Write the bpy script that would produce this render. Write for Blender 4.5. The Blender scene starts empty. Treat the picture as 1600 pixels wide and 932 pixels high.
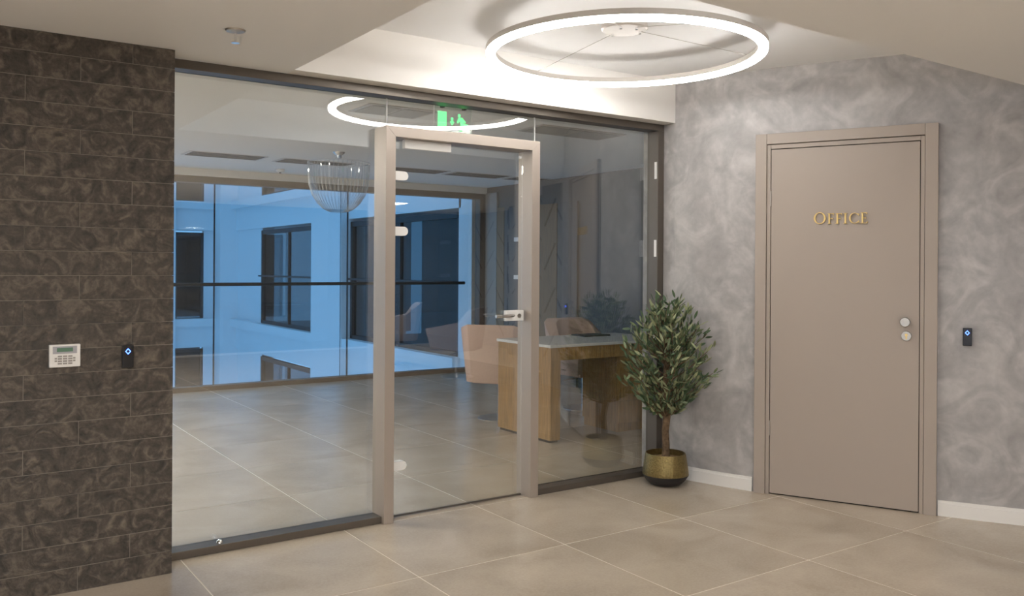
import bpy, bmesh, math, random
from mathutils import Vector, Matrix
random.seed(7)
S = bpy.context.scene
COL = S.collection
# ------------------------------------------------------------------ camera
cam_d = bpy.data.cameras.new('camera'); cam = bpy.data.objects.new('camera', cam_d); COL.objects.link(cam)
FPX, YAW, HOR, ROLL, CH = 1350.3, 0.60439, 417.84, 0.0064, 1.3456
cam_d.sensor_fit = 'HORIZONTAL'; cam_d.sensor_width = 36.0; cam_d.lens = 36.0 * FPX / 1600
cam_d.shift_y = -(466 - HOR) / 1600; cam_d.clip_start = 0.05; cam_d.clip_end = 200
cam.matrix_world = Matrix.Translation((0, 0, CH)) @ Matrix.Rotation(-YAW, 4, 'Z') @ Matrix.Rotation(math.pi / 2, 4, 'X') @ Matrix.Rotation(ROLL, 4, 'Z')
S.camera = cam
# ------------------------------------------------------------------ world, exposure
w = bpy.data.worlds.new('world'); S.world = w; w.use_nodes = True
bg = w.node_tree.nodes['Background']; bg.inputs[0].default_value = (0.16, 0.42, 0.80, 1); bg.inputs[1].default_value = 0.86
S.view_settings.view_transform = 'Standard'; S.view_settings.look = 'None'; S.view_settings.gamma = 1
S.view_settings.use_curve_mapping = False; S.view_settings.exposure = 0.80
try:
    S.cycles.transparent_max_bounces = 24; S.cycles.max_bounces = 10; S.cycles.diffuse_bounces = 5
    S.cycles.use_denoising = True; S.cycles.sample_clamp_indirect = 6; S.cycles.caustics_reflective = False
except Exception: pass
RING_W = 17.0      # ring lamp emission
LOBBY_FILL_W = 26.0      # fill panels added to the lobby ceiling behind the camera
INNER_FILL_W = 23.0      # unseen fill panels added to the reception ceiling
# ------------------------------------------------------------------ materials
MATS = {}
def new_mat(name):
    m = bpy.data.materials.new(name); m.use_nodes = True; MATS[name] = m
    nt = m.node_tree; return m, nt, nt.nodes['Principled BSDF']
def plain(name, col, rough=.5, metal=0, spec=.5, noise=0, scale=30, bump=0, stretch=None):
    m, nt, b = new_mat(name)
    b.inputs['Roughness'].default_value = rough; b.inputs['Metallic'].default_value = metal
    b.inputs['Specular IOR Level'].default_value = spec
    b.inputs['Base Color'].default_value = (*col, 1)
    if noise or bump:
        tc = nt.nodes.new('ShaderNodeTexCoord'); n = nt.nodes.new('ShaderNodeTexNoise')
        n.inputs['Scale'].default_value = scale; n.inputs['Detail'].default_value = 5
        src = tc.outputs['Object']
        if stretch:
            mp = nt.nodes.new('ShaderNodeMapping'); mp.inputs['Scale'].default_value = stretch
            nt.links.new(src, mp.inputs[0]); src = mp.outputs[0]
        nt.links.new(src, n.inputs['Vector'])
        r = nt.nodes.new('ShaderNodeValToRGB'); r.color_ramp.elements[0].position = .3; r.color_ramp.elements[1].position = .7
        r.color_ramp.elements[0].color = (*[c * (1 - noise) for c in col], 1); r.color_ramp.elements[1].color = (*[min(1, c * (1 + noise)) for c in col], 1)
        nt.links.new(n.outputs['Fac'], r.inputs[0]); nt.links.new(r.outputs[0], b.inputs['Base Color'])
        if bump:
            bp = nt.nodes.new('ShaderNodeBump'); bp.inputs['Strength'].default_value = bump; bp.inputs['Distance'].default_value = .01
            nt.links.new(n.outputs['Fac'], bp.inputs['Height']); nt.links.new(bp.outputs[0], b.inputs['Normal'])
    return m
def emit(name, col, strength):
    m, nt, b = new_mat(name)
    b.inputs['Base Color'].default_value = (*col, 1); b.inputs['Emission Color'].default_value = (*col, 1); b.inputs['Emission Strength'].default_value = strength
    return m
def thin_glass(name, f0, tint, rough=0.0):
    m = bpy.data.materials.new(name); m.use_nodes = True; MATS[name] = m; nt = m.node_tree
    for n in list(nt.nodes): nt.nodes.remove(n)
    out = nt.nodes.new('ShaderNodeOutputMaterial'); mix = nt.nodes.new('ShaderNodeMixShader')
    tr = nt.nodes.new('ShaderNodeBsdfTransparent'); tr.inputs[0].default_value = (*tint, 1)
    gl = nt.nodes.new('ShaderNodeBsdfGlossy'); gl.inputs['Roughness'].default_value = rough; gl.inputs[0].default_value = (1, 1, 1, 1)
    lw = nt.nodes.new('ShaderNodeLayerWeight'); lw.inputs[0].default_value = .5
    p = nt.nodes.new('ShaderNodeMath'); p.operation = 'POWER'; p.inputs[1].default_value = 5
    mu = nt.nodes.new('ShaderNodeMath'); mu.operation = 'MULTIPLY_ADD'; mu.inputs[1].default_value = 1 - f0; mu.inputs[2].default_value = f0
    L = nt.links.new
    L(lw.outputs['Facing'], p.inputs[0]); L(p.outputs[0], mu.inputs[0]); L(mu.outputs[0], mix.inputs[0])
    L(tr.outputs[0], mix.inputs[1]); L(gl.outputs[0], mix.inputs[2]); L(mix.outputs[0], out.inputs[0])
    return m
def cloudy(name, c0, c1, c2, scale, rough, bump=.1, objrand=0, dist=1.2, coord='Object', spec=.5, fine=60):
    m, nt, b = new_mat(name); L = nt.links.new
    tc = nt.nodes.new('ShaderNodeTexCoord'); src = tc.outputs[coord]
    if objrand:
        oi = nt.nodes.new('ShaderNodeObjectInfo'); vm = nt.nodes.new('ShaderNodeVectorMath'); vm.operation = 'SCALE'
        co = nt.nodes.new('ShaderNodeCombineXYZ')
        for i in range(3): L(oi.outputs['Random'], co.inputs[i])
        L(co.outputs[0], vm.inputs[0]); vm.inputs['Scale'].default_value = 37
        ad = nt.nodes.new('ShaderNodeVectorMath'); L(src, ad.inputs[0]); L(vm.outputs[0], ad.inputs[1]); src = ad.outputs[0]
    n = nt.nodes.new('ShaderNodeTexNoise'); n.inputs['Scale'].default_value = scale; n.inputs['Detail'].default_value = 8; n.inputs['Distortion'].default_value = dist
    L(src, n.inputs['Vector'])
    f = nt.nodes.new('ShaderNodeTexNoise'); f.inputs['Scale'].default_value = fine; f.inputs['Detail'].default_value = 4; L(src, f.inputs['Vector'])
    r = nt.nodes.new('ShaderNodeValToRGB'); e = r.color_ramp.elements
    e[0].position = .32; e[0].color = (*c0, 1); e[1].position = .70; e[1].color = (*c2, 1); x = e.new(.5); x.color = (*c1, 1)
    mx = nt.nodes.new('ShaderNodeMath'); mx.operation = 'MULTIPLY_ADD'; mx.inputs[1].default_value = .25; L(f.outputs['Fac'], mx.inputs[0])
    mm = nt.nodes.new('ShaderNodeMath'); mm.operation = 'MULTIPLY'; mm.inputs[1].default_value = .75; L(n.outputs['Fac'], mm.inputs[0]); L(mm.outputs[0], mx.inputs[2])
    L(mx.outputs[0], r.inputs[0]); L(r.outputs[0], b.inputs['Base Color'])
    b.inputs['Roughness'].default_value = rough; b.inputs['Specular IOR Level'].default_value = spec
    if bump:
        bp = nt.nodes.new('ShaderNodeBump'); bp.inputs['Strength'].default_value = bump; bp.inputs['Distance'].default_value = .01
        L(mx.outputs[0], bp.inputs['Height']); L(bp.outputs[0], b.inputs['Normal'])
    return m
cloudy('tile', (.40, .335, .265), (.50, .425, .34), (.58, .50, .41), 2.2, .24, .02, 1, .6, fine=90)
cloudy('stone', (.030, .025, .021), (.075, .062, .050), (.19, .155, .12), 13, .55, 1.0, 1, 1.8, fine=85)
cloudy('plaster', (.33, .315, .31), (.42, .405, .40), (.56, .54, .53), 4.0, .34, .10, 0, 2.0, fine=26)
plain('grout', (.70, .63, .54), .7); plain('stone_joint', (.22, .195, .165), .8)
plain('ceiling_paint', (.87, .875, .88), .8); plain('white_paint', (.86, .84, .81), .45)
plain('bronze', (.155, .135, .115), .38, .6); plain('bronze_portal', (.46, .40, .35), .4, .4)
plain('door_paint', (.42, .36, .31), .42); plain('gap', (.012, .009, .007), .8)
plain('gold', (.83, .62, .26), .3, .55); plain('steel', (.50, .48, .45), .32, 1); plain('chrome', (.85, .85, .86), .08, 1)
plain('white_plastic', (.88, .87, .85), .35); plain('black_plastic', (.012, .012, .014), .3); plain('grey_key', (.32, .30, .28), .5)
plain('lcd_bezel', (.42, .42, .46), .35); plain('lcd', (.13, .24, .17), .25)
emit('blue_led', (.05, .12, 1), 6); emit('sign_green', (.12, .85, .28), 1.0)
emit('ring_light', (1, .97, .93), RING_W); emit('lobby_fill', (1, .965, .92), LOBBY_FILL_W); emit('reception_fill', (1, .95, .88), INNER_FILL_W)
emit('office_light', (.9, .95, 1), 6)
plain('aluminium', (.62, .58, .54), .4, .7)
thin_glass('glass', .14, (.955, .965, .945)); thin_glass('facade_glass', .03, (.97, .98, .98)); thin_glass('acrylic', .03, (.96, .985, .97))
thin_glass('rod_glass', .16, (.93, .95, .96), .05); thin_glass('dark_glass', .045, (.42, .46, .48))
plain('oak', (.40, .225, .070), .42, 0, .5, .28, 9, .05, (9, 9, .6)); plain('oak_dark', (.23, .15, .075), .5, 0, .5, .2, 9, 0, (9, 9, .6))
plain('white_top', (.82, .81, .78), .22); plain('pink_fabric', (.68, .50, .42), .85, 0, .2, .06, 120, .1)
plain('lilac_fabric', (.52, .46, .46), .85, 0, .2, .06, 120, .1)
plain('bark', (.17, .115, .07), .9, 0, .2, .45, 40, .8); plain('soil', (.30, .20, .10), .95, 0, .2, .5, 60, .6)
plain('brass_pot', (.27, .205, .085), .38, .85, .5, .2, 90, .5); plain('pot_dark', (.022, .02, .022), .45)
for i, c in enumerate([(.07, .115, .055), (.15, .195, .095), (.33, .36, .20)]): plain('leaf%d' % i, c, .45, 0, .5, .25, 20)
plain('olive', (.09, .03, .025), .35)
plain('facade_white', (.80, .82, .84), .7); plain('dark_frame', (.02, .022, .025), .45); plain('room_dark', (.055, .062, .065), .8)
plain('slat_grey', (.10, .105, .11), .7); plain('brown_frame', (.085, .060, .040), .5); plain('panel_grey', (.10, .10, .098), .5); plain('lobby_fill', (.36, .35, .33), .6) if False else plain('panel_pale', (.36, .35, .33), .6)
# ------------------------------------------------------------------ mesh helpers
ORG = {}
class MB:
    def __init__(s): s.v = []; s.f = []
    def add(s, vs, fs, M=None):
        o = len(s.v); s.v += [tuple(M @ Vector(p)) if M else tuple(p) for p in vs]; s.f += [tuple(i + o for i in f) for f in fs]; return s
    def box(s, x0, y0, z0, x1, y1, z1, M=None):
        return s.add([(x0,y0,z0),(x1,y0,z0),(x1,y1,z0),(x0,y1,z0),(x0,y0,z1),(x1,y0,z1),(x1,y1,z1),(x0,y1,z1)],
                     [(0,3,2,1),(4,5,6,7),(0,1,5,4),(1,2,6,5),(2,3,7,6),(3,0,4,7)], M)
    def prism(s, poly, a, b, axis='z', M=None):
        n = len(poly); mk = {'z': lambda p, t: (p[0], p[1], t), 'y': lambda p, t: (p[0], t, p[1])}[axis]
        vs = [mk(p, a) for p in poly] + [mk(p, b) for p in poly]
        fs = [tuple(range(n))[::-1], tuple(range(n, 2 * n))] + [(i, (i + 1) % n, n + (i + 1) % n, n + i) for i in range(n)]
        return s.add(vs, fs, M)
    def lathe(s, prof, n=24, M=None, close=False):
        vs = []; fs = []; k = len(prof)
        for i in range(n):
            a = 2 * math.pi * i / n
            vs += [(r * math.cos(a), r * math.sin(a), z) for r, z in prof]
        for i in range(n):
            j = (i + 1) % n
            for q in range(k if close else k - 1):
                q2 = (q + 1) % k; fs.append((i * k + q, j * k + q, j * k + q2, i * k + q2))
        if not close:
            if prof[0][0] > 1e-6: fs.append(tuple(i * k for i in range(n))[::-1])
            if prof[-1][0] > 1e-6: fs.append(tuple(i * k + k - 1 for i in range(n)))
        return s.add(vs, fs, M)
    def tube(s, path, rad, n=6, M=None):
        P = [Vector(p) for p in path]; vs = []; fs = []
        R = rad if isinstance(rad, (list, tuple)) else [rad] * len(P)
        for i, p in enumerate(P):
            t = (P[min(i + 1, len(P) - 1)] - P[max(i - 1, 0)]).normalized()
            u = t.cross(Vector((0, 0, 1)) if abs(t.z) < .9 else Vector((1, 0, 0))).normalized(); v = t.cross(u)
            vs += [tuple(p + (u * math.cos(2 * math.pi * k / n) + v * math.sin(2 * math.pi * k / n)) * R[i]) for k in range(n)]
        for i in range(len(P) - 1):
            for k in range(n): fs.append((i * n + k, i * n + (k + 1) % n, (i + 1) * n + (k + 1) % n, (i + 1) * n + k))
        fs.append(tuple(range(n))[::-1]); fs.append(tuple((len(P) - 1) * n + k for k in range(n)))
        return s.add(vs, fs, M)
    def build(s, name, mat, parent=None, smooth=False, bevel=0, local=False, loc=None):
        o0 = Vector((0, 0, 0))
        if parent is not None and not local: o0 = ORG.get(parent.name, o0)
        if loc is not None: o0 = Vector(loc)
        me = bpy.data.meshes.new(name); me.from_pydata([tuple(Vector(v) - o0) for v in s.v], [], s.f)
        bm = bmesh.new(); bm.from_mesh(me); bmesh.ops.recalc_face_normals(bm, faces=bm.faces)
        if bevel: bmesh.ops.bevel(bm, geom=list(bm.edges), offset=bevel, segments=2, profile=.6, affect='EDGES', clamp_overlap=True)
        bm.to_mesh(me); bm.free()
        if smooth:
            for p in me.polygons: p.use_smooth = True
            try: me.set_sharp_from_angle(angle=math.radians(40))
            except Exception: pass
        me.materials.append(MATS[mat])
        o = bpy.data.objects.new(name, me); COL.objects.link(o)
        if parent is not None: o.parent = parent; ORG[o.name] = ORG.get(parent.name, Vector((0, 0, 0)))
        if loc is not None and parent is None: o.location = loc; ORG[o.name] = Vector(loc)
        return o
def B(*a): return MB().box(*a)
def tag(o, label=None, cat=None, group=None, kind=None):
    for k, v in (('label', label), ('category', cat), ('group', group), ('kind', kind)):
        if v: o[k] = v
    return o
def empty(name, loc=(0, 0, 0), rz=0):
    o = bpy.data.objects.new(name, None); COL.objects.link(o); o.location = loc; o.rotation_euler = (0, 0, rz); o.empty_display_size = .1
    ORG[o.name] = Vector(loc); return o
def place(name, mesh, parent, loc, rot=(0, 0, 0)):
    o = bpy.data.objects.new(name, mesh); COL.objects.link(o); o.parent = parent; o.location = loc; o.rotation_euler = rot; return o
# ================================================================== SETTING
# ---- floor: slab and 80 cm tiles, each its own piece
TX, TY, T = 3.405, 3.305, .8
fl = B(-3.2, -5.0, -.12, 9, 9.5, -.0015).build('floor', 'grout'); tag(fl, 'beige stone tiled floor of lobby and reception', kind='structure')
tm = B(0, 0, -.012, T - .006, T - .006, 0).build('tile', 'tile', fl, bevel=.0015); tmesh = tm.data; first = True
for i in range(-8, 7):
    for j in range(-10, 8):
        x, y = TX + i * T + .002, TY + j * T + .002
        if x < -2.9 or x > 6.1 or y < -4.9 or y > 9.0: continue
        if first: tm.location = (x, y, 0); first = False
        else: place('tile', tmesh, fl, (x, y, 0))
# ---- ceilings
zs, zr = 2.285, 2.55
c = MB(); c.box(-3.2, -5.0, zs, 9, 2.13, zs + .4); c.box(-3.2, 2.13, zs, 1.49, 4.1, zs + .4); c.box(1.49, 2.13, zr, 9, 4.0, zr + .135)
tag(c.build('ceiling', 'ceiling_paint'), 'off-white lobby ceiling with rectangular recess', kind='structure')
tag(B(1.49, 4.0, zs, 9, 4.3, zs + .4).build('trim_1', 'white_paint'), 'white fascia band above the glass partition', kind='structure')
tag(B(-.5, 4.3, 2.375, 9, 9.45, 2.6).build('ceiling', 'ceiling_paint'), 'flat ceiling of the reception behind glass', kind='structure')
# ---- stone wall with planks
sw = B(-3.2, 3.9425, 0, .921, 4.3, zs).build('wall_left', 'stone_joint'); tag(sw, 'dark brown split stone plank wall', kind='structure')
cache = {}
for r in range(23):
    z0 = r * .1; z1 = min(z0 + .1, zs); off = (.272 + .085 + .2 * ((r * 1 + 1) % 3)) % .6
    xs = [-1.2] + [x for x in [off - 1.8 + .6 * k for k in range(6)] if -1.2 < x < .9] + [.929]
    for a, b in zip(xs[:-1], xs[1:]):
        d = random.choice((0, .001, .002)); key = (round(b - a, 3), round(z1 - z0, 3), d, b > .92)
        if key not in cache:
            cache[key] = B(.0012, -.010 - d, .0012, b - a - .0012, .004, z1 - z0 - .0012).build('stone_plank', 'stone', sw, bevel=.001); o = cache[key]; o.location = (a, 3.952, z0)
        else: place('stone_plank', cache[key].data, sw, (a, 3.952, z0))
# ---- curved plaster wall
DL = Vector((4.179, 3.464)); DR = Vector((4.617, 2.578)); tdir = (DR - DL).normalized(); ang = math.atan2(tdir.y, tdir.x)
WP = [(4.045, 4.3), (4.038, 4.0), (4.06, 3.85), (4.112, 3.66), tuple(DL), tuple(DR), (4.716, 2.39), (4.83, 2.20), (5.0, 1.95), (5.2, 1.7), (5.45, 1.42), (5.8, 1.1)]
def offs(P, d):
    out = []
    for i, p in enumerate(P):
        a = Vector(P[max(i - 1, 0)]); b = Vector(P[min(i + 1, len(P) - 1)]); t = (b - a).normalized(); n = Vector((-t.y, t.x)) * -1
        out.append((p[0] + n.x * d, p[1] + n.y * d))      # +d = towards the room
    return out
def strip(P, d0, d1, z0, z1):
    return MB().prism(offs(P, d0) + offs(P, d1)[::-1], z0, z1)
tag(strip(WP, 0, -.15, 0, 2.62).build('wall_right', 'plaster'), 'curved wall of grey marbled plaster', kind='structure')
def base(P, nm, lab):
    m = strip(P, .014, 0.001, 0, .07); q = strip(P, .009, 0.001, .07, .085); m.add(q.v, q.f)
    tag(m.build(nm, 'white_paint'), lab, kind='structure')
base(WP[1:4] + [(4.1755, 3.471)], 'baseboard_left', 'white baseboard between potted olive and office door')
base([(4.6215, 2.569)] + WP[6:], 'baseboard_right', 'white baseboard right of the office door')
# ---- lobby enclosure behind the camera and reception walls
for nm, a, lab in [('wall_inner_left', (-.6, 4.3, 0, -.5, 9.45, 2.4), 'plain reception side wall')]:
    tag(B(*a).build(nm, 'ceiling_paint'), lab, kind='structure')
m = MB(); m.box(-3.3, -1.0, 0, -3.2, 4.3, 2.4); m.box(-3.3, -5.0, 0, -3.2, -4.7, 2.4); m.box(-3.3, -4.7, 0, -3.2, -1.0, .2)  # opening added out of view so blue sky light reaches the plaster wall
tag(m.build('wall_side', 'ceiling_paint'), 'plain lobby side wall with a wide unseen window added for blue light', kind='structure')
m = MB(); m.box(-3.2, -5.1, 0, 9, -5.0, 2.4)
tag(m.build('wall_back', 'panel_grey'), 'plain dark lobby rear wall', kind='structure')
# folded panel wall with inlaid diagonal lines on the right of the lobby: this is what the glass mirrors
fold = [(5.8, 1.1)]
dirs = [(.22, -.80), (.78, -.62), (.15, -.85), (.75, -.60), (.15, -.9), (.6, -.8), (.1, -.9), (.1, -.6)]
for a, b in dirs: fold.append((fold[-1][0] + a * .85, fold[-1][1] + b))
fw = MB().prism(fold + [(p[0] + .15, p[1]) for p in fold[::-1]], 0, 2.4).build('wall_lobby_right', 'panel_pale'); tag(fw, 'folded pale panel wall with dark diagonal inlays', kind='structure')
for k, (p, q) in enumerate(zip(fold[:-1], fold[1:])):
    p, q = Vector(p), Vector(q); t = (q - p).normalized(); n = Vector((t.y, -t.x)); ln = (q - p).length
    if n.x > 0 and abs(n.x) > abs(n.y): n = -n
    n = Vector((t.y, -t.x)) if t.y < 0 else -Vector((t.y, -t.x))
    zc = .35 + .12 * (k % 3)
    while zc < 2.1:
        for s0, sg in ((.28, 1), (.70, -1)):
            c0 = p + t * ln * s0 + n * .004; dz = .15; ds = .15 * sg
            a3 = (c0.x - t.x * ds, c0.y - t.y * ds, zc - dz + (.12 if sg < 0 else 0)); b3 = (c0.x + t.x * ds, c0.y + t.y * ds, zc + dz + (.12 if sg < 0 else 0))
            MB().tube([a3, b3], .007, 4).build('inlay_line', 'gap', fw)
        zc += .5
# ---- glass partition (window_1) and glass door (door_1)
YG0, YG1 = 4.10, 4.20
gw = empty('window_1', (.93, 4.1, 0)); tag(gw, 'floor to ceiling glass partition in dark bronze frame', kind='structure')
B(.929, YG0, 2.243, 4.038, YG1, zs).build('top_rail', 'bronze', gw, bevel=.002)
B(.929, YG0, 0, 2.013, YG1, .036).build('bottom_rail', 'bronze', gw, bevel=.002)
B(3.011, YG0, 0, 3.985, YG1, .036).build('bottom_rail', 'bronze', gw, bevel=.002)
B(3.985, YG0, 0, 4.038, YG1, 2.243).build('end_post', 'bronze', gw, bevel=.002)
for z in (.85, 1.42, 1.93): B(3.981, YG0 + .01, z, 3.985, YG0 + .03, z + .11).build('clip', 'white_plastic', gw)
B(.93, 4.180, .036, 2.066, 4.190, 2.243).build('pane', 'glass', gw)
B(2.070, 4.180, 2.085, 3.044, 4.190, 2.243).build('pane', 'glass', gw)
B(3.048, 4.180, .036, 3.985, 4.190, 2.243).build('pane', 'glass', gw)
for x in (2.066, 3.044): B(x, 4.179, 2.085, x + .004, 4.191, 2.243).build('glass_joint', 'white_plastic', gw)
MB().lathe([(.016, 0), (.014, .008), (.007, .014), (0, .015)], 14, Matrix.Translation((1.19, 4.14, .036))).build('stop_dome', 'chrome', gw, True)
gd = empty('door_1', (2.51, 4.1, 0)); tag(gd, 'frameless glass door in a bronze portal frame', kind='structure')
def mitre(x0, x1, zt, wd, y0, y1):
    l = MB().prism([(x0, 0), (x0 + wd, 0), (x0 + wd, zt - wd), (x0, zt)], y0, y1, 'y'); r = MB().prism([(x1 - wd, 0), (x1, 0), (x1, zt), (x1 - wd, zt - wd)], y0, y1, 'y')
    t = MB().prism([(x0, zt), (x0 + wd, zt - wd), (x1 - wd, zt - wd), (x1, zt)], y0, y1, 'y'); return l, r, t
for mm_, nm in zip(mitre(2.014, 3.010, 2.083, .056, 4.075, 4.215), ('jamb', 'jamb', 'head')): mm_.build(nm, 'bronze_portal', gd, bevel=.0015)
leaf = B(2.078, 4.160, .010, 2.946, 4.170, 2.020).build('leaf', 'glass', gd)
B(2.078, 4.158, .004, 2.946, 4.172, .012).build('bottom_seal', 'bronze', leaf)
B(2.150, 4.128, 1.978, 2.438, 4.160, 2.026).build('door_closer', 'white_plastic', leaf, bevel=.003)
for z in (1.832, 1.535, .277):
    pts = [(2.066, z - .024), (2.158, z - .024)] + [(2.158 + .024 * math.sin(a), z - .024 * math.cos(a)) for a in [math.pi * k / 10 for k in range(1, 10)]] + [(2.158, z + .024), (2.066, z + .024)]
    MB().prism(pts, 4.146, 4.184, 'y').build('hinge', 'white_plastic', leaf)
lk = B(2.815, 4.138, 1.032, 2.944, 4.160, 1.094).build('lock_case', 'white_plastic', leaf, bevel=.004)
MB().tube([(2.845, 4.138, 1.066), (2.845, 4.10, 1.066), (2.835, 4.095, 1.066), (2.72, 4.095, 1.064)], .010, 10).build('lever', 'chrome', leaf, True)
MB().lathe([(.012, 0), (.012, .006), (0, .006)], 14, Matrix.Translation((2.91, 4.138, 1.062)) @ Matrix.Rotation(math.pi / 2, 4, 'X')).build('cylinder', 'steel', leaf, True)
B(2.915, 4.150, 1.985, 2.93, 4.16, 2.0).build('sensor', 'white_plastic', leaf)
# ---- office door (door_2), local frame: x along the wall, -y towards the room
od = empty('door_2', (DL.x, DL.y, 0), ang); tag(od, 'taupe office door with gold lettering', kind='structure'); ORG['door_2'] = Vector((0, 0, 0))
B(.0, -.004, 0, .99, 0, 2.15).build('backing', 'gap', od)
B(.005, -.030, 0, .070, -.004, 2.152).build('casing', 'door_paint', od, bevel=.002); B(.928, -.030, 0, .993, -.004, 2.152).build('casing', 'door_paint', od, bevel=.002)
B(.0715, -.030, 2.090, .9265, -.004, 2.152).build('casing', 'door_paint', od, bevel=.002)
B(.072, -.020, 0, .093, -.004, 2.086).build('stop', 'door_paint', od, bevel=.001); B(.906, -.020, 0, .926, -.004, 2.086).build('stop', 'door_paint', od, bevel=.001); B(.094, -.020, 2.062, .905, -.004, 2.086).build('stop', 'door_paint', od, bevel=.001)
lf = B(.097, -.018, .008, .902, -.004, 2.057).build('leaf', 'door_paint', od, bevel=.001)
RX = Matrix.Rotation(math.pi / 2, 4, 'X')
MB().lathe([(.012, 0), (.012, .022), (.026, .026), (.027, .045), (.024, .049), (0, .049)], 28, Matrix.Translation((.834, -.018, 1.056)) @ RX).build('knob', 'steel', lf, True)
esc = MB().lathe([(.027, 0), (.027, .007), (.025, .009), (0, .009)], 28, Matrix.Translation((.838, -.018, .977)) @ RX).build('lock_rose', 'steel', lf, True)
m = MB().lathe([(.008, 0), (.008, .004), (0, .004)], 14, Matrix.Translation((.838, -.027, .983)) @ RX); m.box(.834, -.031, .960, .842, -.027, .982); m.build('key_cylinder', 'gold', esc)
for z in (.35, 1.72): B(.0925, -.024, z, .0975, -.018, z + .09).build('hinge', 'steel', lf)
# serif capitals O F F I C E
def letter(ch, x, z, h, M=None):
    m = MB(); y0, y1 = -.028, -.018; st = .15 * h; th = .055 * h
    R_ = lambda a, b, c_, d_: m.box(x + a, y0, z + b, x + c_, y1, z + d_)
    P_ = lambda pts: m.prism([(x + a, z + b) for a, b in pts], y0, y1, 'y')
    if ch in 'OC':
        wd = .98 * h if ch == 'O' else .86 * h; n = 40; a0, a1 = (0, 2 * math.pi) if ch == 'O' else (math.radians(42), math.radians(318))
        cx, cz = wd / 2 if ch == 'O' else .5 * h, h / 2
        for k in range(n):
            q = []
            for t, rx, rz in ((k, cx, h / 2), (k + 1, cx, h / 2), (k + 1, cx - st, h / 2 - th), (k, cx - st, h / 2 - th)):
                a = a0 + (a1 - a0) * t / n; q.append((cx + rx * math.cos(a), cz + rz * math.sin(a)))
            P_(q)
        if ch == 'C':
            for s_ in (1, -1): P_([(cx + .30 * h, cz + s_ * .30 * h), (cx + .36 * h, cz + s_ * .20 * h), (cx + .39 * h, cz + s_ * .20 * h), (cx + .39 * h, cz + s_ * .43 * h), (cx + .36 * h, cz + s_ * .43 * h)])
        return m, wd
    so = .09 * h
    R_(so, 0, so + st, h); R_(0, 0, st + 2 * so, th * .8); R_(0, h - th * .8, st + 2 * so, h)
    if ch == 'I': return m, st + 2 * so
    wd = .56 * h
    R_(so, h - th, wd, h); P_([(wd - .10 * h, h - th), (wd, h - .19 * h), (wd + .02 * h, h - .19 * h), (wd, h)])
    R_(so + st, .5 * h - th / 2, wd * .82, .5 * h + th / 2); P_([(wd * .82 - .03 * h, .5 * h), (wd * .82, .4 * h), (wd * .84, .4 * h), (wd * .84, .6 * h), (wd * .82, .6 * h)])
    if ch == 'E':
        R_(so, 0, wd + .03 * h, th); P_([(wd - .08 * h, th), (wd + .05 * h, .19 * h), (wd + .07 * h, .19 * h), (wd + .03 * h, 0)]); wd += .05 * h
    return m, wd
x = .342
for k, ch in enumerate('OFFICE'):
    h_ = .068 if k == 0 else .061
    m, wd = letter(ch, x, 1.608, h_); m.build('letter', 'gold', lf); x += wd + .0095
# ---- facade window of the reception (window_2)
YF = 9.45; fz = empty('window_2', (.0, YF, 0)); tag(fz, 'wide reception window overlooking the blue atrium', kind='structure')
B(-.5, YF, 0, 6.09, YF + .12, .05).build('sill', 'brown_frame', fz); B(-.5, YF, 2.225, 6.09, YF + .12, 2.295).build('header', 'brown_frame', fz)
B(-.5, YF - .01, 2.295, 6.12, YF + .12, 2.375).build('pelmet', 'white_paint', fz); B(6.02, YF, .05, 6.09, YF + .12, 2.225).build('end_post', 'brown_frame', fz)
px = [-.5, 2.655, 4.20, 6.02]
for a, b in zip(px[:-1], px[1:]): B(a + .006, YF + .05, .05, b - .006, YF + .06, 2.225).build('pane', 'facade_glass', fz)
for x in px[1:3]: B(x - .006, YF + .045, .05, x + .006, YF + .065, 2.225).build('joint', 'dark_frame', fz)
B(4.105, YF + .045, .05, 4.111, YF + .049, 2.225).build('joint', 'dark_frame', fz)
MB().tube([(-.5, YF + .02, 1.14), (5.80, YF + .02, 1.14)], .020, 10).build('handrail', 'dark_frame', fz, True)
# ---- reception right wall with wood and grey panels
rw = B(6.12, 4.3, 0, 6.25, 9.6, 2.4).build('wall_inner_right', 'panel_grey'); tag(rw, 'reception side wall with wood and grey panels', kind='structure')
for y0, y1, z1, mt in [(9.18, 9.44, 2.3, 'panel_pale'), (9.01, 9.17, 2.1, 'oak_dark'), (8.70, 9.0, 2.1, 'panel_grey'), (8.51, 8.69, 2.1, 'oak_dark'), (7.92, 8.34, 2.09, 'oak_dark'), (7.55, 7.91, 2.09, 'panel_grey')]:
    B(6.095, y0, 0, 6.12, y1, z1).build('panel', mt, rw, bevel=.002)
for z in (1.20, 1.66): B(6.02, 8.53, z, 6.095, 8.68, z + .05).build('shelf', 'white_paint', rw)
tag(B(4.2, 4.2, 0, 6.25, 4.3, 2.6).build('wall_inner_front', 'ceiling_paint'), 'reception wall behind the office', kind='structure')
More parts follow.
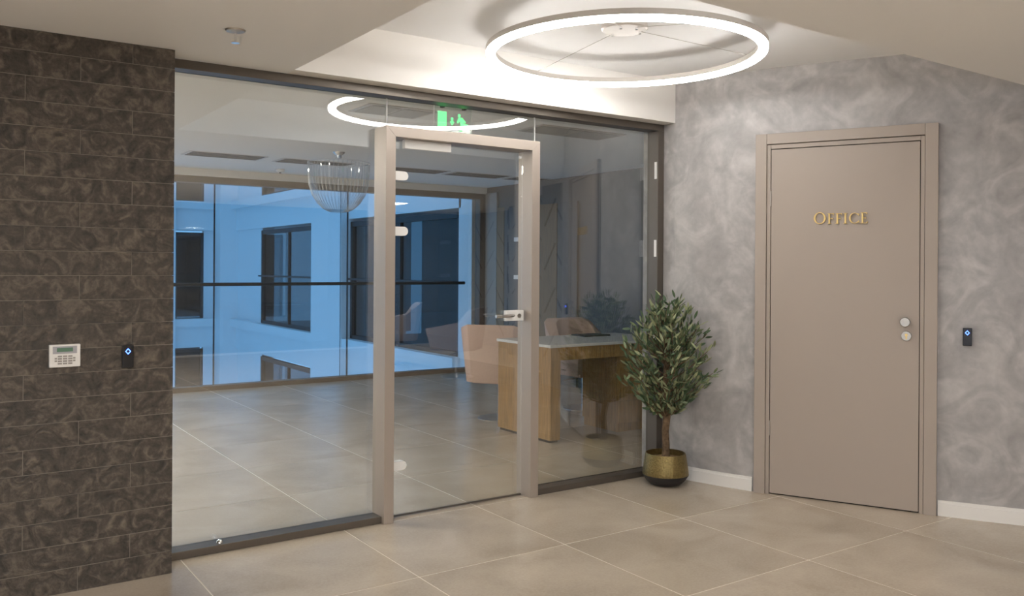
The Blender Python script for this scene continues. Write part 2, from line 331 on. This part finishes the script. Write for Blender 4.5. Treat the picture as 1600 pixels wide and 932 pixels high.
# ================================================================== THINGS
# ---- ring lamp
rl = empty('ring_lamp', (2.885, 3.21, zr)); tag(rl, 'large round LED ring pendant hanging from the ceiling recess', 'lamp'); ORG['ring_lamp'] = Vector((0, 0, 0))
RR, zc_ = .663, -.150
MB().lathe([(RR - .024, zc_ + .004), (RR + .024, zc_ + .004), (RR + .024, zc_ + .030), (RR - .024, zc_ + .030)], 128, None, True).build('channel', 'aluminium', rl, True)
MB().lathe([(RR - .021, zc_ + .004), (RR - .021, zc_ - .011), (RR - .012, zc_ - .018), (RR + .012, zc_ - .018), (RR + .021, zc_ - .011), (RR + .021, zc_ + .004)], 128, None, True).build('diffuser', 'ring_light', rl, True)
cn = MB().lathe([(.115, 0), (.115, -.022), (.108, -.028), (0, -.028)], 40).build('canopy', 'aluminium', rl, True)
for a in (math.radians(215), math.radians(335), math.radians(95), math.radians(275)):
    MB().tube([(.08 * math.cos(a), .08 * math.sin(a), -.028), (RR * math.cos(a), RR * math.sin(a), zc_ + .03)], .0014, 5).build('wire', 'steel', rl)
    MB().lathe([(.007, -.028), (.007, -.040), (0, -.040)], 10, Matrix.Translation((.08 * math.cos(a), .08 * math.sin(a), 0))).build('grip', 'chrome', cn)
# ---- fill light panels added to the lobby ceiling, unseen behind the camera
for (x, y), wh, sc in (((-.9, -.6), 'beside the lobby side wall', 1), ((-.9, -3.0), 'in the rear corner of the lobby', 1), ((1.0, -2.2), 'behind the viewer', 1), ((5.75, -3.2), 'by the folded panel wall', .5)):
    pr = empty('ceiling_fill_panel', (x, y, zs)); tag(pr, 'square fill light panel added to the ceiling ' + wh, 'lamp', 'added lobby fill panels'); pr.scale = (sc, sc, 1); ORG[pr.name] = Vector((0, 0, 0))
    m = MB(); m.box(-.46, -.46, -.012, .46, -.43, 0); m.box(-.46, .43, -.012, .46, .46, 0); m.box(-.46, -.43, -.012, -.43, .43, 0); m.box(.43, -.43, -.012, .46, .43, 0); m.build('frame', 'white_plastic', pr)
    B(-.43, -.43, -.008, .43, .43, -.002).build('diffuser', 'lobby_fill', pr)
# ---- sprinkler
def sprinkler(loc, lab):
    s = empty('fire_sprinkler', loc); tag(s, lab, 'sprinkler'); ORG[s.name] = Vector((0, 0, 0))
    MB().lathe([(.040, 0), (.036, -.006), (.016, -.010), (0, -.010)], 28).build('rosette', 'steel', s, True)
    MB().tube([(0, 0, -.008), (0, 0, -.048)], .0055, 8).build('stem', 'chrome', s, True)
    MB().lathe([(0, -.048), (.016, -.049), (.016, -.052), (0, -.052)], 16).build('deflector', 'chrome', s)
sprinkler((1.046, 3.466, zs), 'small metal fire sprinkler on ceiling above the stone wall')
# ---- keypad and readers
kp = empty('alarm_keypad', (.502, 3.938, .928)); tag(kp, 'white alarm keypad with small screen on the dark stone wall', 'keypad'); ORG['alarm_keypad'] = Vector((0, 0, 0))
B(-.057, -.022, 0, .057, 0, .092).build('case', 'white_plastic', kp, bevel=.003)
bz = B(-.044, -.0235, .055, .044, -.022, .085).build('bezel', 'lcd_bezel', kp); B(-.029, -.0245, .063, .029, -.0235, .079).build('screen', 'lcd', bz)
for r in range(4):
    for q in range(3): B(-.026 + q * .019, -.0245, .012 + r * .0098, -.011 + q * .019, -.022, .018 + r * .0098).build('key', 'grey_key', kp)
for sx in (-.037, .030):
    for z in (.023, .033): B(sx, -.0245, z, sx + .008, -.022, z + .006).build('key', 'grey_key', kp)
def reader(loc, rz, lab):
    s = empty('card_reader', loc, rz); tag(s, lab, 'card reader', 'access card readers'); ORG[s.name] = Vector((0, 0, 0))
    B(-.022, -.020, 0, .022, 0, .096).build('case', 'black_plastic', s, bevel=.003)
    q = [(0, .013), (.011, 0), (0, -.013), (-.011, 0)]; m = MB()
    for k in range(4):
        a, b = q[k], q[(k + 1) % 4]; m.prism([(a[0], .070 + a[1]), (b[0], .070 + b[1]), (b[0] * .68, .070 + b[1] * .68), (a[0] * .68, .070 + a[1] * .68)], -.0212, -.020, 'y')
    m.build('indicator_light', 'blue_led', s)
reader((.741, 3.938, .910), 0, 'black card reader with blue diamond light on the dark stone wall')
reader((4.683, 2.444, .937), ang + .0, 'black card reader with blue diamond light right of the office door')
# ---- exit sign
ex = empty('exit_sign', (2.586, 4.36, 2.136)); tag(ex, 'green emergency exit sign with running man above the glass door', 'sign'); ORG['exit_sign'] = Vector((0, 0, 0))
B(-.127, -.004, 0, .127, .004, .142).build('plate', 'acrylic', ex)
for a in (-.128, .126): B(a, -.0045, 0, a + .002, .0045, .142).build('edge', 'white_plastic', ex)
m = MB(); m.box(-.082, -.012, .158, .084, .012, .172); m.build('mounting_bar', 'dark_frame', ex)
for a in (-.082, .066): B(a, -.012, .134, a + .018, .012, .158).build('bracket', 'dark_frame', ex)
for a in (-.05, .05): B(a - .004, -.004, .172, a + .004, .004, .239).build('hanger', 'dark_frame', ex)
B(-.106, -.0062, .012, -.048, -.0042, .112).build('door_symbol', 'sign_green', ex)
MB().prism([(-.017, .082), (-.003, .082), (-.003, .058), (.006, .058), (-.010, .034), (-.026, .058), (-.017, .058)], -.0062, -.0042, 'y').build('arrow', 'sign_green', ex)
m = MB()
for pl_ in ([(.030, .090), (.046, .090), (.046, .106), (.030, .106)], [(.034, .088), (.060, .086), (.072, .050), (.048, .046)], [(.034, .086), (.022, .058), (.030, .050), (.046, .074)],
            [(.058, .086), (.084, .064), (.078, .054), (.054, .070)], [(.048, .050), (.062, .052), (.056, .006), (.042, .006)], [(.058, .052), (.072, .052), (.100, .052), (.100, .036), (.066, .036)]):
    m.prism(pl_, -.0062, -.0042, 'y')
m.build('running_man', 'sign_green', ex)
# ---- olive tree
ot = empty('olive_tree', (3.855, 3.885, 0)); tag(ot, 'potted olive tree with narrow green leaves in the corner', 'plant'); ORG['olive_tree'] = Vector((0, 0, 0))
pot = MB().lathe([(.085, .004), (.118, .030), (.141, .062), (.143, .070), (.137, .115), (.126, .185), (.123, .196), (.117, .196), (.119, .185), (.128, .110), (.110, .100)], 48).build('pot', 'brass_pot', ot, True)
MB().lathe([(.080, 0), (.092, .004), (.120, .028), (.1425, .060), (.1435, .0655), (.10, .0655)], 48).build('pot_base', 'pot_dark', pot, True)
MB().lathe([(0, .165), (.06, .168), (.118, .160), (.118, .13), (0, .13)], 24).build('soil', 'soil', ot, True)
trunk_p = [(0, 0, .15), (.006, .002, .24), (-.004, 0, .33), (.014, .004, .42), (.004, 0, .52), (-.01, 0, .64), (.0, 0, .80), (.01, 0, .98)]
MB().tube(trunk_p, [.026, .023, .022, .023, .019, .014, .010, .005], 10).build('trunk', 'bark', ot, True)
rv = Vector((math.cos(YAW), -math.sin(YAW), 0))
def clear(p, mg):
    wx = 4.05 if p.y + 3.885 > 3.87 else 4.05 + (3.87 - (p.y + 3.885)) * .30
    return Vector((min(p.x, wx - 3.855 - mg), min(p.y, 4.09 - 3.885 - mg), p.z))
def crown_r(z):
    pts = [(.44, .06), (.52, .17), (.62, .235), (.74, .285), (.86, .29), (.95, .245), (1.04, .165), (1.12, .09), (1.18, .03)]
    for (a, ra), (b, rb) in zip(pts[:-1], pts[1:]):
        if a <= z <= b: return 1.1 * (ra + (rb - ra) * (z - a) / (b - a))
    return .03
br = MB(); sites = []
for k in range(96):
    z = .50 + .65 * ((k + .5) / 96); a = k * 2.39996 + random.uniform(-.3, .3); R_ = crown_r(z) * random.uniform(.72, 1.02)
    st_ = Vector((0, 0, max(.42, z - .16 - .10 * random.random()))); en = clear(Vector((R_ * math.cos(a), R_ * math.sin(a), z)), .06)
    mid = (st_ + en) / 2 + Vector((random.uniform(-.02, .02), random.uniform(-.02, .02), -.02))
    br.tube([st_, mid, en], [.005, .0035, .0016], 5)
    for q in range(21):
        t = .30 + .72 * q / 20; p = (mid + (en - mid) * (2 * t - 1)) if t > .5 else (st_ + (mid - st_) * 2 * t)
        sites.append((p, (en - mid).normalized()))
br.build('branches', 'bark', ot, True)
def leaf_mesh(l, wd):
    m = MB(); n = 4; vs = [(0, 0, 0)]; fs = []
    prof = [(.25, .8), (.5, 1), (.78, .7)]
    for t, q in prof: vs += [(t * l, -wd * q / 2, .0015), (t * l, 0, -.001 + .004 * t), (t * l, wd * q / 2, .0015)]
    vs.append((l, 0, .002))
    fs = [(0, 1, 2), (0, 2, 3)]
    for k in range(2): o = 1 + 3 * k; fs += [(o, o + 3, o + 4, o + 1), (o + 1, o + 4, o + 5, o + 2)]
    fs += [(7, 10, 8), (8, 10, 9)]; return vs, fs
LV = [leaf_mesh(.060, .0165), leaf_mesh(.052, .0145), leaf_mesh(.066, .0155)]
lm = [MB().add(*LV[k]).build('leaf', 'leaf%d' % k, ot, True) for k in range(3)]; lused = [False] * 3
rest = [MB(), MB(), MB()]; data = []
for p, dv in sites:
    q = (dv + Vector((random.gauss(0, .55), random.gauss(0, .55), random.gauss(.25, .5)))).normalized()
    side = q.cross(Vector((random.gauss(0, 1), random.gauss(0, 1), random.gauss(0, 1)))).normalized(); up = side.cross(q)
    pp = p + Vector((random.gauss(0, .010), random.gauss(0, .010), random.gauss(0, .010)))
    pp = clear(pp, .02 + max(0, q.x, q.y) * .06)
    Mx = Matrix(((q.x, side.x, up.x, pp.x), (q.y, side.y, up.y, pp.y), (q.z, side.z, up.z, pp.z), (0, 0, 0, 1)))
    data.append((pp.x * math.sin(YAW) + pp.y * math.cos(YAW), Mx, random.choices((0, 1, 2), (4, 4, 3))[0]))
data.sort(key=lambda e: e[0])
for i, (dd, Mx, k) in enumerate(data):
    if i < 294:
        if not lused[k]: o = lm[k]; lused[k] = True
        else: o = bpy.data.objects.new('leaf', lm[k].data); COL.objects.link(o); o.parent = ot
        o.matrix_local = Mx
    else: rest[k].add(*LV[k], Mx)
for k in range(3): tag(rest[k].build('foliage', 'leaf%d' % k, ot, True), kind='stuff')
for k in range(9):
    p, dv = random.choice(sites); MB().lathe([(0, -.010), (.006, -.006), (.008, 0), (.006, .007), (0, .010)], 10, Matrix.Translation(p)).build('olive', 'olive', ot, True)
# ---- desk
dk = empty('office_desk', (4.62, 5.6, 0)); tag(dk, 'oak reception desk with white top behind the glass', 'desk')
B(3.98, 5.24, .73, 5.28, 5.98, .752).build('top', 'white_top', dk, bevel=.002); B(3.99, 5.25, .63, 5.27, 5.97, .73).build('apron', 'oak', dk, bevel=.002)
lg = B(3.99, 5.25, .02, 4.085, 5.97, .63).build('leg_panel', 'oak', dk, bevel=.002); B(4.0, 5.27, 0, 4.075, 5.95, .02).build('foot', 'gap', lg)
cb = B(4.72, 5.31, .07, 5.16, 5.76, .628).build('drawer_unit', 'oak', dk, bevel=.002); B(4.735, 5.325, 0, 5.145, 5.75, .07).build('plinth', 'oak', cb)
for z0, z1 in ((.075, .255), (.262, .440), (.447, .622)): B(4.724, 5.294, z0, 5.156, 5.31, z1).build('drawer_front', 'oak', cb, bevel=.0015)
tag(B(4.72, 5.72, .752, 5.0, 5.92, .764).build('document_folder', 'black_plastic', bevel=.002), 'flat black folder lying on the white desk top', 'folder')
# ---- armchairs
def armchair(loc, rz, mat, lab, grp=None):
    r = empty('armchair', loc, rz); tag(r, lab, 'chair', grp); ORG[r.name] = Vector((0, 0, 0))
    # faces +y; U-shaped shell, back high, arms sloping to the front
    out = [(.29, .28), (.31, -.10), (.27, -.25), (.20, -.30), (-.20, -.30), (-.27, -.25), (-.31, -.10), (-.29, .28)]
    inn = [(.21, .28), (.22, -.08), (.19, -.17), (.14, -.20), (-.14, -.20), (-.19, -.17), (-.22, -.08), (-.21, .28)]
    top = [.60, .68, .82, .85, .85, .82, .68, .60]; m = MB(); vs = []; n = 8
    for (a, b), z in zip(out, top): vs += [(a * .90, b * .88, .34), (a * 1.04, b * 1.10, z)]
    for (a, b), z in zip(inn, top): vs += [(a * .95, b * .95, .36), (a * 1.04, b * 1.08, z - .008)]
    fs = []
    for i in range(n - 1):
        fs += [(2 * i, 2 * i + 2, 2 * i + 3, 2 * i + 1), (16 + 2 * i, 16 + 2 * i + 1, 16 + 2 * i + 3, 16 + 2 * i + 2), (2 * i + 1, 2 * i + 3, 16 + 2 * i + 3, 16 + 2 * i + 1), (2 * i, 16 + 2 * i, 16 + 2 * i + 2, 2 * i + 2)]
    fs += [(0, 1, 17, 16), (14, 30, 31, 15)]
    m.add(vs, fs).build('shell', mat, r, True, bevel=.008)
    MB().prism([(.20, .29), (.21, -.08), (.13, -.19), (-.13, -.19), (-.21, -.08), (-.20, .29)], .36, .47).build('seat_cushion', mat, r, bevel=.015)
    MB().prism([(.25, .27), (.27, -.1), (.17, -.25), (-.17, -.25), (-.27, -.1), (-.25, .27)], .335, .36).build('seat_base', mat, r)
    MB().lathe([(.022, .012), (.022, .335)], 16).build('column', 'chrome', r, True)
    MB().lathe([(.20, 0), (.20, .006), (.05, .014), (0, .014)], 36).build('base_plate', 'steel', r, True)
    MB().tube([(.03, 0, .30), (.22, .02, .285), (.26, .02, .275)], .006, 6).build('lever', 'chrome', r, True)
armchair((4.30, 6.40, 0), -math.radians(50), 'pink_fabric', 'pale pink armchair at the left end of the oak desk')
armchair((5.28, 6.42, 0), math.radians(178), 'pink_fabric', 'pink armchair behind the middle of the oak desk')
armchair((5.47, -.76, 0), math.radians(140), 'lilac_fabric', 'grey armchair mirrored in the glass, nearer of the two', 'lobby armchairs')
armchair((5.50, -2.40, 0), math.radians(120), 'lilac_fabric', 'grey armchair mirrored in the glass, farther of the two', 'lobby armchairs')
# ---- chandelier
ch = empty('chandelier', (3.144, 7.313, 2.375)); tag(ch, 'bowl shaped chandelier of curved glass rods in the reception', 'lamp'); ORG['chandelier'] = Vector((0, 0, 0))
MB().lathe([(.055, 0), (.05, -.012), (.025, -.03), (.022, -.055), (0, -.06)], 28).build('canopy', 'chrome', ch, True)
MB().lathe([(.268, -.100), (.280, -.100), (.280, -.092), (.268, -.092)], 48, None, True).build('rim', 'chrome', ch, True)
for k in range(3):
    a = 2 * math.pi * k / 3; MB().tube([(.02 * math.cos(a), .02 * math.sin(a), -.05), (.274 * math.cos(a), .274 * math.sin(a), -.095)], .0015, 5).build('wire', 'steel', ch)
rod = None
for k in range(44):
    a = 2 * math.pi * k / 44
    if rod is None: rod = MB().tube([(.274, 0, -.10), (.272, 0, -.20), (.262, 0, -.30), (.235, 0, -.39), (.19, 0, -.46), (.13, 0, -.515), (.07, 0, -.54)], .0055, 6).build('glass_rod', 'rod_glass', ch, True)
    else: place('glass_rod', rod.data, ch, (0, 0, 0), (0, 0, a))
# ---- ceiling grilles, hatches, detector, added fill panels of the reception
def grille(x0, x1, y0, y1, lab):
    g = empty('ceiling_grille', ((x0 + x1) / 2, (y0 + y1) / 2, 2.375)); tag(g, lab, 'air vent', 'reception ceiling grilles')
    B(x0, y0, 2.370, x1, y1, 2.375).build('frame', 'aluminium', g)
    for k in range(4):
        y = y0 + (y1 - y0) * (k + .5) / 4; B(x0 + .03, y - .022, 2.367, x1 - .03, y + .022, 2.370).build('slot', 'gap', g)
for a, b, lab in [(2.02, 2.74, 'slotted ceiling air vent nearest the stone wall'), (2.88, 3.63, 'slotted ceiling air vent beside the glass chandelier'), (4.0, 4.73, 'slotted ceiling air vent seen through the glass door, left one'), (4.80, 5.53, 'slotted ceiling air vent seen through the glass door, right one'), (5.60, 6.08, 'slotted ceiling air vent nearest the wood panels')]:
    grille(a, b, 8.02, 8.34, lab)
for x0, x1, lab in [(3.70, 4.50, 'flat double ceiling hatch right of the exit sign'), (2.35, 2.84, 'flat double ceiling hatch left of the exit sign')]:
    g = empty('ceiling_hatch', ((x0 + x1) / 2, 5.15, 2.375)); tag(g, lab, 'ceiling hatch')
    B(x0, 4.98, 2.368, x1, 5.32, 2.375).build('frame', 'aluminium', g); xm = (x0 + x1) / 2
    for a, b in ((x0 + .03, xm - .01), (xm + .01, x1 - .03)): B(a, 5.01, 2.364, b, 5.29, 2.368).build('hatch_panel', 'panel_pale', g)
sd = empty('smoke_detector', (3.20, 9.0, 2.375)); tag(sd, 'small white smoke detector on reception ceiling near the window', 'detector'); ORG['smoke_detector'] = Vector((0, 0, 0))
MB().lathe([(.05, 0), (.05, -.015), (.035, -.032), (0, -.034)], 24).build('housing', 'white_plastic', sd, True); MB().lathe([(.012, -.033), (.012, -.040), (0, -.040)], 12).build('sensor', 'gap', sd)
for x, y, wh in ((.6, 5.6, 'front'), (.6, 7.4, 'rear')):  # added to brighten the reception, hidden behind the stone wall
    d_ = empty('ceiling_fill_panel', (x, y, 2.375)); tag(d_, 'square fill light panel added to the reception ceiling, %s one' % wh, 'lamp', 'added reception fill panels'); ORG[d_.name] = Vector((0, 0, 0))
    B(-.32, -.32, -.010, .32, .32, 0).build('frame', 'white_plastic', d_); B(-.29, -.29, -.014, .29, .29, -.010).build('diffuser', 'reception_fill', d_)
# ---- atrium building beyond the window
ab = empty('atrium_building', (6.0, 14.0, -3.4)); tag(ab, 'white building wing across the atrium in blue dusk light', 'building')
LEV = [-2.66, 0, 2.66]
for zl in LEV:
    B(6.0, 9.9, zl - .52, 6.5, 20.2, zl + .13).build('beam', 'facade_white', ab); B(5.88, 9.9, zl - .04, 6.0, 20.2, zl + .13).build('ledge', 'facade_white', ab)
    B(-1, 20.2, zl - .52, 6.0, 20.7, zl + .13).build('beam', 'facade_white', ab); B(-1, 20.08, zl - .04, 5.94, 20.2, zl + .13).build('ledge', 'facade_white', ab)
for x0, y0, x1, y1 in ((5.86, 13.52, 6.3, 14.85), (5.65, 19.75, 6.2, 20.3), (6.0, 9.62, 6.3, 9.95), (4.2, 20.0, 4.75, 20.3)):
    B(x0, y0, -3.4, x1, y1, 5.8).build('column', 'facade_white', ab)
for zl in (-2.53, .13, 2.79):
    zt = zl + 1.96
    for y0, y1 in ((9.95, 13.5), (14.9, 18.05)):
        wn = B(6.06, y0, zl, 6.07, y1, zt).build('window', 'dark_glass', ab)
        m = MB(); m.box(6.02, y0, zl, 6.10, y0 + .07, zt); m.box(6.02, y1 - .07, zl, 6.10, y1, zt); m.box(6.02, y0, zt - .08, 6.10, y1, zt); m.box(6.02, y0, zl, 6.10, y1, zl + .06); m.box(6.03, (y0 + y1) / 2 - .015, zl, 6.09, (y0 + y1) / 2 + .015, zt); m.build('window_frame', 'dark_frame', wn)
        MB().tube([(5.97, y0, zl + 1.0), (5.97, y1, zl + 1.0)], .02, 6).build('rail', 'dark_frame', wn)
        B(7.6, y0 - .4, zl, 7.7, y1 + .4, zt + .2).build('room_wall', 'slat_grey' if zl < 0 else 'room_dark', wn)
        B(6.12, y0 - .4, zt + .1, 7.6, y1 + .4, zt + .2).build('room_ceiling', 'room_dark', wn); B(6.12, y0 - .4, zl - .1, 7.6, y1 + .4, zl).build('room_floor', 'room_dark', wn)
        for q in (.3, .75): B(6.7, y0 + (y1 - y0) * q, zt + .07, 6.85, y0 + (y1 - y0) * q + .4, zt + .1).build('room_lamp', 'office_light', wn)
    B(6.05, 18.05, zl, 6.3, 19.8, zl + 2.02).build('wall', 'facade_white', ab)
    wn = B(4.80, 20.40, zl, 5.45, 20.41, zt).build('window', 'dark_glass', ab)
    m = MB(); m.box(4.80, 20.36, zl, 4.86, 20.44, zt); m.box(5.39, 20.36, zl, 5.45, 20.44, zt); m.box(4.80, 20.36, zt - .07, 5.45, 20.44, zt); m.build('window_frame', 'dark_frame', wn)
    B(4.7, 21.2, zl, 5.6, 21.3, zt).build('room_wall', 'room_dark', wn); B(5.45, 20.36, zl, 5.7, 20.5, zl + 2.02).build('wall', 'facade_white', ab)
    B(-1, 20.36, zl, 4.3, 20.5, zl + 2.02).build('wall', 'facade_white', ab)
